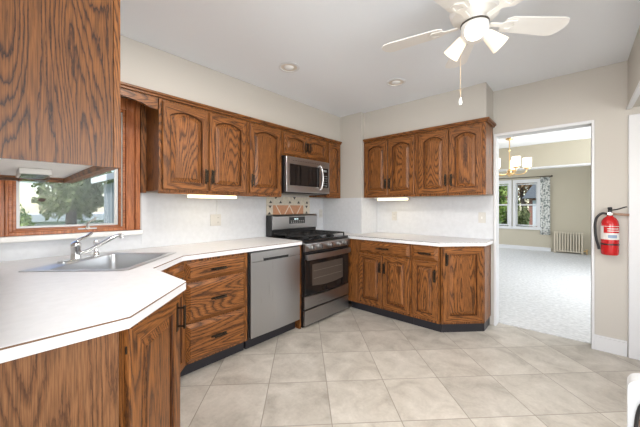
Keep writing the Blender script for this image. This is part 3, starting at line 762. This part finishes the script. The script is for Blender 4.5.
f = B(); tube(f, spline([(.010, 1.50, 1.38), (.010, 1.502, 1.28), (.011, 1.498, 1.19)]), .0022, 6)
o = obj('power_cord', f, WHITEP, None, True); tag(o, 'thin white cord dropping from the strip light to the double outlet', 'cord')

# ------------------------------------------------------------------ recessed ceiling lights
def can(label, x, y):
    t = thing('recessed_light', label, 'ceiling light', (x, y, H), 0, 'recessed lights in the kitchen ceiling')
    f = B(); lathe(f, [(.090, -.001), (.092, -.006), (.075, -.009), (.070, -.002)], seg=36); obj('trim_ring', f, TRIM, t, True)
    f = B(); lathe(f, [(.072, -.004), (.066, -.0025), (.0, -.0015)], seg=36); obj('baffle', f, mat('baffle_cream', (.70, .64, .56), .5), t, True)
    f = B(); lathe(f, [(.042, -.003), (.036, -.010), (.020, -.014), (0, -.015)], seg=30); obj('bulb', f, mat('unlit_frosted_bulb', (.86, .86, .85), .4), t, True)
can('unlit recessed light in the kitchen ceiling, the one nearer the window wall', .859, 1.72)
can('unlit recessed light in the kitchen ceiling, the one nearer the back wall cabinets', 1.42, 2.631)

# ------------------------------------------------------------------ ceiling fan
FX, FY = 2.332, 1.775
t = thing('ceiling_fan', 'white five-blade ceiling fan with lit glass shades and a pull chain', 'ceiling fan', (FX, FY, 0))
FW = mat('fan_white_enamel', (.82, .80, .77), .35)
f = B(); lathe(f, [(0, 2.499), (.11, 2.499), (.115, 2.47), (.125, 2.44), (.130, 2.36), (.118, 2.325), (.085, 2.31), (.07, 2.30), (0, 2.30)], seg=40); obj('motor_housing', f, FW, t, True)
f = B(); lathe(f, [(0, 2.299), (.062, 2.299), (.070, 2.285), (.070, 2.245), (.064, 2.215), (.045, 2.195), (0, 2.19)], seg=36); obj('light_kit', f, FW, t, True)
f = B(); lathe(f, [(.0705, 2.288), (.073, 2.286), (.073, 2.278), (.0705, 2.276)], seg=36); obj('trim_band', f, mat('dark_band', (.05, .04, .03), .4), t, True)
for i in range(5):
    a = math.radians(46+72*i)
    M_ = Matrix.Translation((0, 0, 2.292)) @ Matrix.Rotation(a, 4, 'Z') @ Matrix.Rotation(math.radians(-7), 4, 'X')
    f = B(); P = []
    P += [(.165, -.040), (.19, -.056), (.48, -.072)]
    for k_ in range(7):
        an = -PI/2+PI*k_/6; P.append((.48+.052*math.cos(an), .072*math.sin(an) if abs(math.sin(an)) < .99 else .072*math.sin(an)))
    P += [(.19, .056), (.165, .040)]
    PP = []
    for p in P:
        if not PP or (abs(p[0]-PP[-1][0])+abs(p[1]-PP[-1][1])) > 1e-4: PP.append(p)
    prism(f, PP, -.003, .003)
    for v in f.verts: v.co = M_ @ v.co
    bl = obj('blade', f, FW, t, bevel=.001)
    f = B(); prism(f, [(.085, -.014), (.15, -.014), (.175, -.034), (.225, -.038), (.245, 0), (.225, .038), (.175, .034), (.15, .014), (.085, .014)], -.009, -.0035, [[(.185, -.020), (.185, .020), (.215, .020), (.225, 0), (.215, -.020)]])
    for v in f.verts: v.co = M_ @ v.co
    obj('blade_iron', f, FW, bl, bevel=.001)
SHADE = mat('lit_frosted_glass', (.95, .88, .75), .35, emit=(1, .84, .62), es=.35)
BULB = mat('lit_bulb', (1, 1, 1), .3, emit=(1, .92, .8), es=6)
vdir = math.atan2(-FY, 2.7593-FX)
for i in range(3):
    a = vdir+i*2*PI/3
    dr = Vector((math.cos(a)*.80, math.sin(a)*.80, -.62)).normalized()
    p0 = Vector((math.cos(a)*.052, math.sin(a)*.052, 2.243))
    f = B(); cyl(f, p0-dr*.02, p0+dr*.028, .021, .026, 20); fit = obj('shade_holder', f, FW, t, True)
    f = B(); lathe(f, [(.027, .0), (.033, .022), (.040, .060), (.048, .102), (.0465, .102), (.038, .06), (.031, .023), (.025, .002)], p0+dr*.02, dr, 28); sh = obj('glass_shade', f, SHADE, fit, True)
    f = B(); lathe(f, [(0, .0), (.012, .004), (.014, .02), (.027, .045), (.030, .060), (.024, .078), (0, .086)], p0+dr*.022, dr, 20); obj('bulb', f, BULB, fit, True)
    l = bpy.data.lights.new('fan_lamp', 'SPOT'); l.spot_size = math.radians(165); l.spot_blend = .8; l.energy = 21; l.color = (1, .93, .84); l.shadow_soft_size = .04
    lo_ = bpy.data.objects.new('fan_lamp', l); S.collection.objects.link(lo_); lo_.parent = t; lo_.location = p0+dr*.135; lo_.rotation_euler = (dr+Vector((0, 0, -.6))).to_track_quat('-Z', 'Y').to_euler()
f = B(); tube(f, [(-.062, -.03, 2.25), (-.066, -.032, 2.1), (-.066, -.032, 1.88)], .0006, 6); pc = obj('pull_chain', f, BRASS, t)
f = B(); lathe(f, [(0, 1.885), (.004, 1.88), (.010, 1.855), (.008, 1.842), (0, 1.838)], (-.066, -.032, 0), (0, 0, 1), 14); obj('chain_fob', f, WHITEP, pc, True)

# ------------------------------------------------------------------ fire extinguisher
t = thing('fire_extinguisher', 'red fire extinguisher hanging on the wall right of the doorway', 'fire extinguisher', (2.965, YB-.068, 0))
RED = mat('red_enamel', (.50, .012, .014), .2)
f = B(); lathe(f, [(0, .858), (.048, .858), (.055, .866), (.056, .90), (.056, 1.115), (.052, 1.145), (.036, 1.172), (.020, 1.185), (.018, 1.195), (0, 1.196)], seg=36); cyb = obj('cylinder', f, RED, t, True)
def arc(r, z0_, z1_, a0_, a1_, n_=18, m=None, name='label_sticker'):
    f = B(); V = []
    for i in range(n_+1):
        a_ = math.radians(a0_+(a1_-a0_)*i/n_); V.append([f.verts.new((r*math.cos(a_), r*math.sin(a_), z)) for z in (z0_, z1_)])
    for a_, b_ in zip(V, V[1:]): f.faces.new((a_[0], b_[0], b_[1], a_[1]))
    return obj(name, f, m, cyb, True)
WL = mat('label_white', (.75, .73, .70), .45)
arc(.0566, .99, 1.045, -205, 15, m=WL); arc(.0566, 1.045, 1.105, -205, -135, m=WL)
arc(.0570, 1.003, 1.030, -105, -45, m=mat('label_blue', (.25, .33, .45), .5), name='label_print'); arc(.0568, 1.100, 1.104, -130, 10, m=WL, name='label_rule')
arc(.0568, 1.060, 1.066, -110, -20, m=WL, name='label_rule'); arc(.0568, 1.078, 1.084, -110, -30, m=WL, name='label_rule')
f = B(); lathe(f, [(.0575, .943), (.0585, .945), (.0585, .953), (.0575, .955)], seg=36); obj('strap', f, BLACK, t, True)
f = B(); lathe(f, [(0, 1.196), (.016, 1.196), (.016, 1.214), (.0125, 1.219), (.0125, 1.245), (.016, 1.25), (.014, 1.262), (0, 1.264)], seg=20); obj('valve', f, BLACK, t, True)
f = B(); t_ = tube(f, spline([(.01, 0, 1.238), (.045, 0, 1.245), (.085, -.008, 1.262), (.10, -.01, 1.266)]), .005, 8); obj('lever', f, BLACK, t, True)
f = B(); tube(f, spline([(-.012, 0, 1.205), (-.05, -.008, 1.208), (-.082, -.010, 1.17), (-.092, -.008, 1.10), (-.086, -.006, 1.0), (-.070, 0, .925), (-.066, 0, .90)]), .0095, 10); obj('hose', f, BLACK, t, True)
f = B(); lathe(f, [(.0, 0), (.016, 0), (.016, .006), (0, .008)], (0.0, -.02, 1.205), (0, -1, 0), 18); obj('pressure_gauge', f, CHROME, t, True)
f = B(); cyl(f, (.005, .02, 1.207), (.115, .03, 1.198), .0085, .0105, 14); cyl(f, (.105, .028, 1.199), (.115, .060, 1.198), .006, seg=10); o = obj('wall_hook', f, mat('weathered_wood_peg', (.35, .22, .15), .6), None, True)
o.location = (2.965, YB-.068, 0); tag(o, 'stubby brown peg bracket holding the fire extinguisher on the wall', 'bracket')

# ------------------------------------------------------------------ white chair at the right edge (mostly outside the photo)
t = thing('chair', 'white rounded chair back with black rail at the lower right photo edge', 'chair', (3.052, .925, 0), math.radians(-4))
f = B()
def rrxz(x0, x1, z0, z1, r): return rr(x0, x1, z0, z1, r, 6)
CW = mat('white_painted_chair', (.62, .63, .64), .3)
xz_prism(f, rrxz(-.21, .21, .42, .885, .024), 0, .045)
bk = obj('backrest', f, CW, t, bevel=.008)
f = B(); tube(f, spline([(-.199, -.008, .45), (-.199, -.008, .70), (-.195, -.008, .81), (-.182, -.008, .846), (-.165, -.008, .84), (-.135, -.008, .78), (-.11, -.008, .70), (-.10, -.008, .45)]), .0035, 8); obj('black_rail', f, BLACK, bk, True)
f = B(); xz_prism(f, [(-.192, .45), (-.115, .45), (-.115, .70), (-.14, .78), (-.175, .825), (-.192, .80)], -.006, -.001); obj('wood_inlay', f, OAKV, bk)
obj('seat', bx(-.21, .21, -.40, .045, .40, .4195), CW, t, bevel=.008)
for sx in (-.19, .165):
    for sy in (-.38, .01): obj('leg', bx(sx, sx+.028, sy, sy+.028, 0, .3995), CW, t, bevel=.004)

# ------------------------------------------------------------------ far room furnishings
# chandelier
CX, CY = 1.845, 6.15
t = thing('chandelier', 'brass five-arm chandelier with lit white square shades in the far room', 'chandelier', (CX, CY, 0))
f = B(); lathe(f, [(0, 2.499), (.06, 2.499), (.055, 2.475), (.015, 2.46), (0, 2.455)], seg=24); obj('canopy', f, BRASS, t, True)
f = B(); cyl(f, (0, 0, 2.47), (0, 0, 1.90), .008, seg=10); lathe(f, [(0, 2.30), (.018, 2.29), (.012, 2.26), (0, 2.25)], seg=16); obj('stem', f, BRASS, t, True)
f = B(); lathe(f, [(0, 1.95), (.02, 1.94), (.04, 1.91), (.03, 1.87), (.045, 1.85), (.02, 1.815), (0, 1.80)], seg=24); obj('hub', f, BRASS, t, True)
for i in range(5):
    a = math.radians(-60+72*i); c_, s_ = math.cos(a), math.sin(a)
    f = B(); tube(f, spline([(.03*c_, .03*s_, 1.87), (.12*c_, .12*s_, 1.84), (.22*c_, .22*s_, 1.86), (.26*c_, .26*s_, 1.93)]), .009, 10)
    lathe(f, [(0, 1.925), (.05, 1.93), (.052, 1.94), (.02, 1.955), (0, 1.955)], (.26*c_, .26*s_, 0), seg=20); arm = obj('arm', f, BRASS, t, True)
    f = B(); z0_, z1_ = 1.965, 2.125; r = .066
    lathe(f, [(0, z0_), (r-.006, z0_), (r, z0_+.006), (r, z1_), (r-.005, z1_), (r-.005, z0_+.008)], (.26*c_, .26*s_, 0), seg=28)
    obj('lamp_shade', f, mat('lit_white_shade', (.95, .9, .8), .4, emit=(1, .86, .68), es=.9), arm, True)
    l = bpy.data.lights.new('chandelier_lamp', 'POINT'); l.energy = .25; l.color = (1, .87, .7); l.shadow_soft_size = .05
    lo_ = bpy.data.objects.new('chandelier_lamp', l); S.collection.objects.link(lo_); lo_.parent = t; lo_.location = (.26*c_, .26*s_, 2.15)
# curtain
def curtain_mat():
    m, n, l, b = new_mat('leaf_print_curtain'); tc = n.new('ShaderNodeTexCoord')
    v = n.new('ShaderNodeTexNoise'); v.inputs['Scale'].default_value = 22; v.inputs['Detail'].default_value = 2; l.new(tc.outputs['Object'], v.inputs[0])
    r = n.new('ShaderNodeValToRGB'); e = r.color_ramp.elements; e[0].position = .42; e[0].color = (.24, .27, .26, 1); e[1].position = .52; e[1].color = (.72, .72, .70, 1)
    l.new(v.outputs[0], r.inputs[0]); l.new(r.outputs[0], b.inputs['Base Color']); b.inputs['Roughness'].default_value = .9
    return m
f = B(); V = []
for i in range(49):
    u_ = i/48; x = 1.965+u_*.22; y = 10.358+.012*math.sin(u_*PI*9); V.append([f.verts.new((x+.012*(1-k_/8)*(u_-.5), y, .47+k_*(2.105-.47)/8)) for k_ in range(9)])
for a_, b_ in zip(V, V[1:]):
    for k_ in range(8): f.faces.new((a_[k_], b_[k_], b_[k_+1], a_[k_+1]))
o = obj('curtain', f, curtain_mat(), None, True); s_ = o.modifiers.new('thickness', 'SOLIDIFY'); s_.thickness = .003
tag(o, 'grey and white leaf-patterned curtain right of the far room windows', 'curtain')
t = thing('curtain_rod', 'dark curtain rod above the far room windows', 'curtain rod', (0, 0, 0))
f = B(); cyl(f, (.30, 10.305, 2.125), (2.20, 10.305, 2.125), .010, seg=12); obj('rod', f, BRONZE, t, True)
f = B(); lathe(f, [(0, 0), (.014, .002), (.024, .02), (.020, .04), (0, .05)], (2.20, 10.305, 2.125), (1, 0, 0), 16); obj('finial', f, BRONZE, t, True)
f = bx(2.188, 2.198, 10.31, 10.3995, 2.10, 2.12); obj('bracket', f, BRONZE, t)
# radiator
t = thing('radiator', 'cream column radiator on the far wall right of the curtain', 'radiator', (2.265, 10.30, 0))
RM = mat('cream_radiator_paint', (.62, .55, .44), .45)
for i in range(11):
    f = B(); x = .025+i*.056
    for y in (-.05, .03): tube(f, spline([(x, y, .06), (x, y, .30), (x, y, .54)]), .017, 10)
    box(f, x-.022, x+.022, -.07, .05, .535, .575); box(f, x-.022, x+.022, -.07, .05, .045, .085)
    obj('radiator_section', f, RM, t, True)
for x in (.025, .585):
    obj('leg', bx(x-.02, x+.02, -.06, .04, .0065, .0445), RM, t)
f = B(); cyl(f, (.612, -.01, .09), (.68, -.01, .09), .014, seg=12); cyl(f, (.68, -.01, .0065), (.68, -.01, .12), .014, seg=12); lathe(f, [(0, 0), (.028, .002), (.028, .02), (0, .024)], (.68, -.01, .12), (0, 0, 1), 16); obj('valve', f, BRASS, t, True)

# ------------------------------------------------------------------ outdoors
GR = mat('lawn_grass', (.10, .17, .04), .9, bump=.5, bscale=30, var=.3, vscale=2)
struct('ground', bx(-40, 30, -30, 50, -1.0, -.62), GR)
tag(bpy.data.objects['ground'], kind='structure')
def leafmat(name, cols):
    m, n, l, b = new_mat(name); tc = n.new('ShaderNodeTexCoord')
    v = n.new('ShaderNodeTexNoise'); v.inputs['Scale'].default_value = 3.5; v.inputs['Detail'].default_value = 6; l.new(tc.outputs['Object'], v.inputs[0])
    r = n.new('ShaderNodeValToRGB'); e = r.color_ramp.elements; e[0].position = .35; e[0].color = (*cols[0], 1); e[1].position = .65; e[1].color = (*cols[1], 1)
    l.new(v.outputs[0], r.inputs[0]); l.new(r.outputs[0], b.inputs['Base Color']); b.inputs['Roughness'].default_value = .7
    return m
def foliage(center, rad, n_, size, clumps=14, seed=1):
    rnd = random.Random(seed); f = B(); C_ = Vector(center); R_ = Vector(rad)
    cl = []
    for k_ in range(clumps):
        d_ = Vector((rnd.gauss(0, 1), rnd.gauss(0, 1), rnd.gauss(0, 1))).normalized()*rnd.uniform(.25, .8)
        cl.append((Vector((d_.x*R_.x, d_.y*R_.y, d_.z*R_.z)), rnd.uniform(.28, .5)))
    for i in range(n_):
        c0, rr_ = cl[rnd.randrange(clumps)]
        d_ = Vector((rnd.gauss(0, 1), rnd.gauss(0, 1), rnd.gauss(0, 1))).normalized()*rnd.uniform(.5, 1)*rr_
        p = C_+c0+Vector((d_.x*R_.x, d_.y*R_.y, d_.z*R_.z))
        M_ = Euler((rnd.uniform(0, 6.3), rnd.uniform(0, 6.3), rnd.uniform(0, 6.3))).to_matrix(); s = size*rnd.uniform(.6, 1.3)
        v = [f.verts.new(p+M_ @ Vector(q)*s) for q in ((-.5, 0, 0), (0, -.28, .06), (.5, 0, 0), (0, .28, .06))]
        f.faces.new(v)
    return f
def tree(name, label, base_, h, crown_c, rad, n_, size, m, seed, group=None, cat='tree', trunk_r=.16):
    t = thing(name, label, cat, base_, 0, group)
    f = B()
    if trunk_r:
        tube(f, spline([(0, 0, 0), (.1, .05, h*.3), (-.05, .1, h*.6), (.05, 0, h*.85)], 5), 0, 10, [trunk_r*(1-.6*i/15) for i in range(16)])
        for k_ in range(5):
            a = k_*1.3+seed; tube(f, spline([(0, .05, h*(.35+.08*k_)), (math.cos(a)*rad[0]*.4, math.sin(a)*rad[1]*.4, h*(.5+.08*k_)), (math.cos(a)*rad[0]*.7, math.sin(a)*rad[1]*.7, h*(.58+.08*k_))], 4), 0, 8, [trunk_r*.4*(1-.08*i) for i in range(9)])
        obj('trunk', f, mat('bark', (.09, .07, .055), .9), t)
    obj('foliage', foliage(crown_c, rad, n_, size, seed=seed), m, t); return t
L1 = leafmat('olive_green_leaves', [(.07, .10, .03), (.30, .33, .15)]); L2 = leafmat('bright_green_leaves', [(.10, .19, .03), (.36, .46, .12)])
L3 = leafmat('autumn_leaves', [(.20, .12, .06), (.42, .26, .14)])
tree('tree', 'large olive-green tree filling the middle of the sink window view', (-8.0, 1.35, -.62), 4.4, (0, .1, 2.75), (1.5, .95, 1.6), 6500, .14, L1, 3)
tree('tree', 'smaller grey-green tree behind the pale shed, at the right of the sink window', (-16.5, 4.6, -.62), 4.2, (0, 0, 3.0), (1.6, 1.2, 1.5), 3200, .17, L1, 5)
tree('shrub', 'bright green shrub at the left of the sink window view', (-7.0, .35, -.62), 1.9, (0, 0, 1.25), (.8, .42, .85), 2200, .10, L2, 8, cat='shrub', trunk_r=.03)
tree('shrub', 'low bright green shrub in front of the pale shed outside', (-6.3, 1.75, -.62), 1.5, (0, 0, 1.0), (.6, .8, .62), 2200, .09, L2, 9, cat='shrub', trunk_r=.03)
t = thing('shed', 'low pale shed with a white roof edge beyond the sink window', 'shed', (-12.2, 2.6, -.62))
obj('wall', bx(-.8, .8, -2.3, 2.3, 0, 1.35), mat('pale_siding', (.55, .56, .57), .7), t)
f = bx(-1.0, 1.0, -2.5, 2.5, 1.351, 1.62); obj('roof', f, mat('pale_roof', (.72, .73, .74), .6), t, bevel=.02)
# neighbour wing at the right of the window view: grey clapboard with white eave
t = thing('neighbouring_house', 'grey clapboard house corner with white sloping eave, right in the sink window', 'house', (-3.2, 1.44, -.62))
def clap():
    m, n, l, b = new_mat('grey_clapboard'); tc = n.new('ShaderNodeTexCoord'); w_ = n.new('ShaderNodeTexWave'); w_.wave_type = 'BANDS'; w_.bands_direction = 'Z'; w_.wave_profile = 'SAW'
    w_.inputs['Scale'].default_value = 1.3; l.new(tc.outputs['Object'], w_.inputs[0]); bu = n.new('ShaderNodeBump'); bu.inputs['Distance'].default_value = .03; l.new(w_.outputs[0], bu.inputs['Height']); l.new(bu.outputs[0], b.inputs['Normal'])
    b.inputs['Base Color'].default_value = (.25, .27, .30, 1); b.inputs['Roughness'].default_value = .7; return m
obj('wall', bx(-.6, 0, -.11, 2.5, 0, 2.30), clap(), t)
f = B(); P = [(-.25, 2.32), (-.25, 2.42), (2.6, 3.35), (2.6, 3.25)]
tt = B(); prism(tt, P, -.9, .25)
for v in tt.verts: v.co = Vector((v.co.z, v.co.x, v.co.y))
merge(f, tt); obj('eave', f, TRIM, t)
f = bx(-.02, .015, -.13, -.08, 0, 2.30); obj('corner_board', f, mat('grey_corner_board', (.42, .44, .46), .6), t)
# outside the far room: brick house, trees
t = thing('brick_house', 'red brick house with a dark roof beyond the far room windows', 'house', (1.62, 17.5, -.62))
def brick():
    m, n, l, b = new_mat('red_brick'); tc = n.new('ShaderNodeTexCoord'); mp = n.new('ShaderNodeMapping'); mp.inputs['Rotation'].default_value = (PI/2, 0, 0); l.new(tc.outputs['Object'], mp.inputs[0])
    w_ = n.new('ShaderNodeTexBrick'); w_.inputs['Scale'].default_value = 4; w_.inputs['Color1'].default_value = (.36, .13, .085, 1); w_.inputs['Color2'].default_value = (.28, .10, .07, 1); w_.inputs['Mortar'].default_value = (.45, .38, .33, 1)
    l.new(mp.outputs[0], w_.inputs[0]); l.new(w_.outputs[0], b.inputs['Base Color']); b.inputs['Roughness'].default_value = .85; return m
obj('wall', bx(-.65, 4, 0, 2.6, 0, 2.35), brick(), t)
f = B(); prism(f, [(-.9, 2.3), (4.4, 2.3), (4.4, 5.0), (.9, 5.0)], -.3, 2.9)
for v in f.verts: v.co = Vector((v.co.x, v.co.z, v.co.y))
obj('roof', f, mat('slate_roof', (.17, .18, .20), .8), t)
f = bx(-.50, -.38, -.03, 0, .3, 2.2); box(f, .3, 1.3, -.03, 0, .9, 2.0); obj('window', f, TRIM, t)
tree('tree', 'green tree outside the left far room window', (-.20, 14.0, -.62), 4, (0, 0, 2.3), (1.1, .8, 2.0), 8000, .15, L2, 12)
tree('tree', 'rusty autumn tree outside the right far room window', (.10, 22.5, -.62), 5, (0, 0, 3.4), (2.2, 1.0, 2.6), 8000, .15, L3, 13)
tree('shrub', 'green shrub below the rusty tree outside the far room', (.72, 14.6, -.62), 2, (0, 0, 1.3), (.55, .5, 1.1), 4500, .11, L1, 14, cat='shrub', trunk_r=.03)

# repeats of a kind share a group phrase
for o in S.collection.objects:
    if o.parent or not o.get('category') or o.get('group'): continue
    n_ = o.name.split('.')[0]
    g_ = {'wall_cabinet': 'oak wall cabinets in the kitchen', 'outlet': 'outlet plates on the backsplash', 'strip_light': 'lit strip lights under the wall cabinets',
          'worktop': 'white laminate worktops', 'crown_moulding': 'oak crown mouldings', 'backsplash': 'laminate backsplashes', 'tree': 'trees outside the windows', 'shrub': 'shrubs outside the windows',
          'base_cabinet': 'oak base cabinets under the worktops', 'drawer_cabinet': 'oak base cabinets under the worktops', 'sink_cabinet': 'oak base cabinets under the worktops',
          'corner_cabinet': 'oak base cabinets under the worktops', 'angled_cabinet': 'oak base cabinets under the worktops'}.get(n_)
    if g_: o['group'] = g_
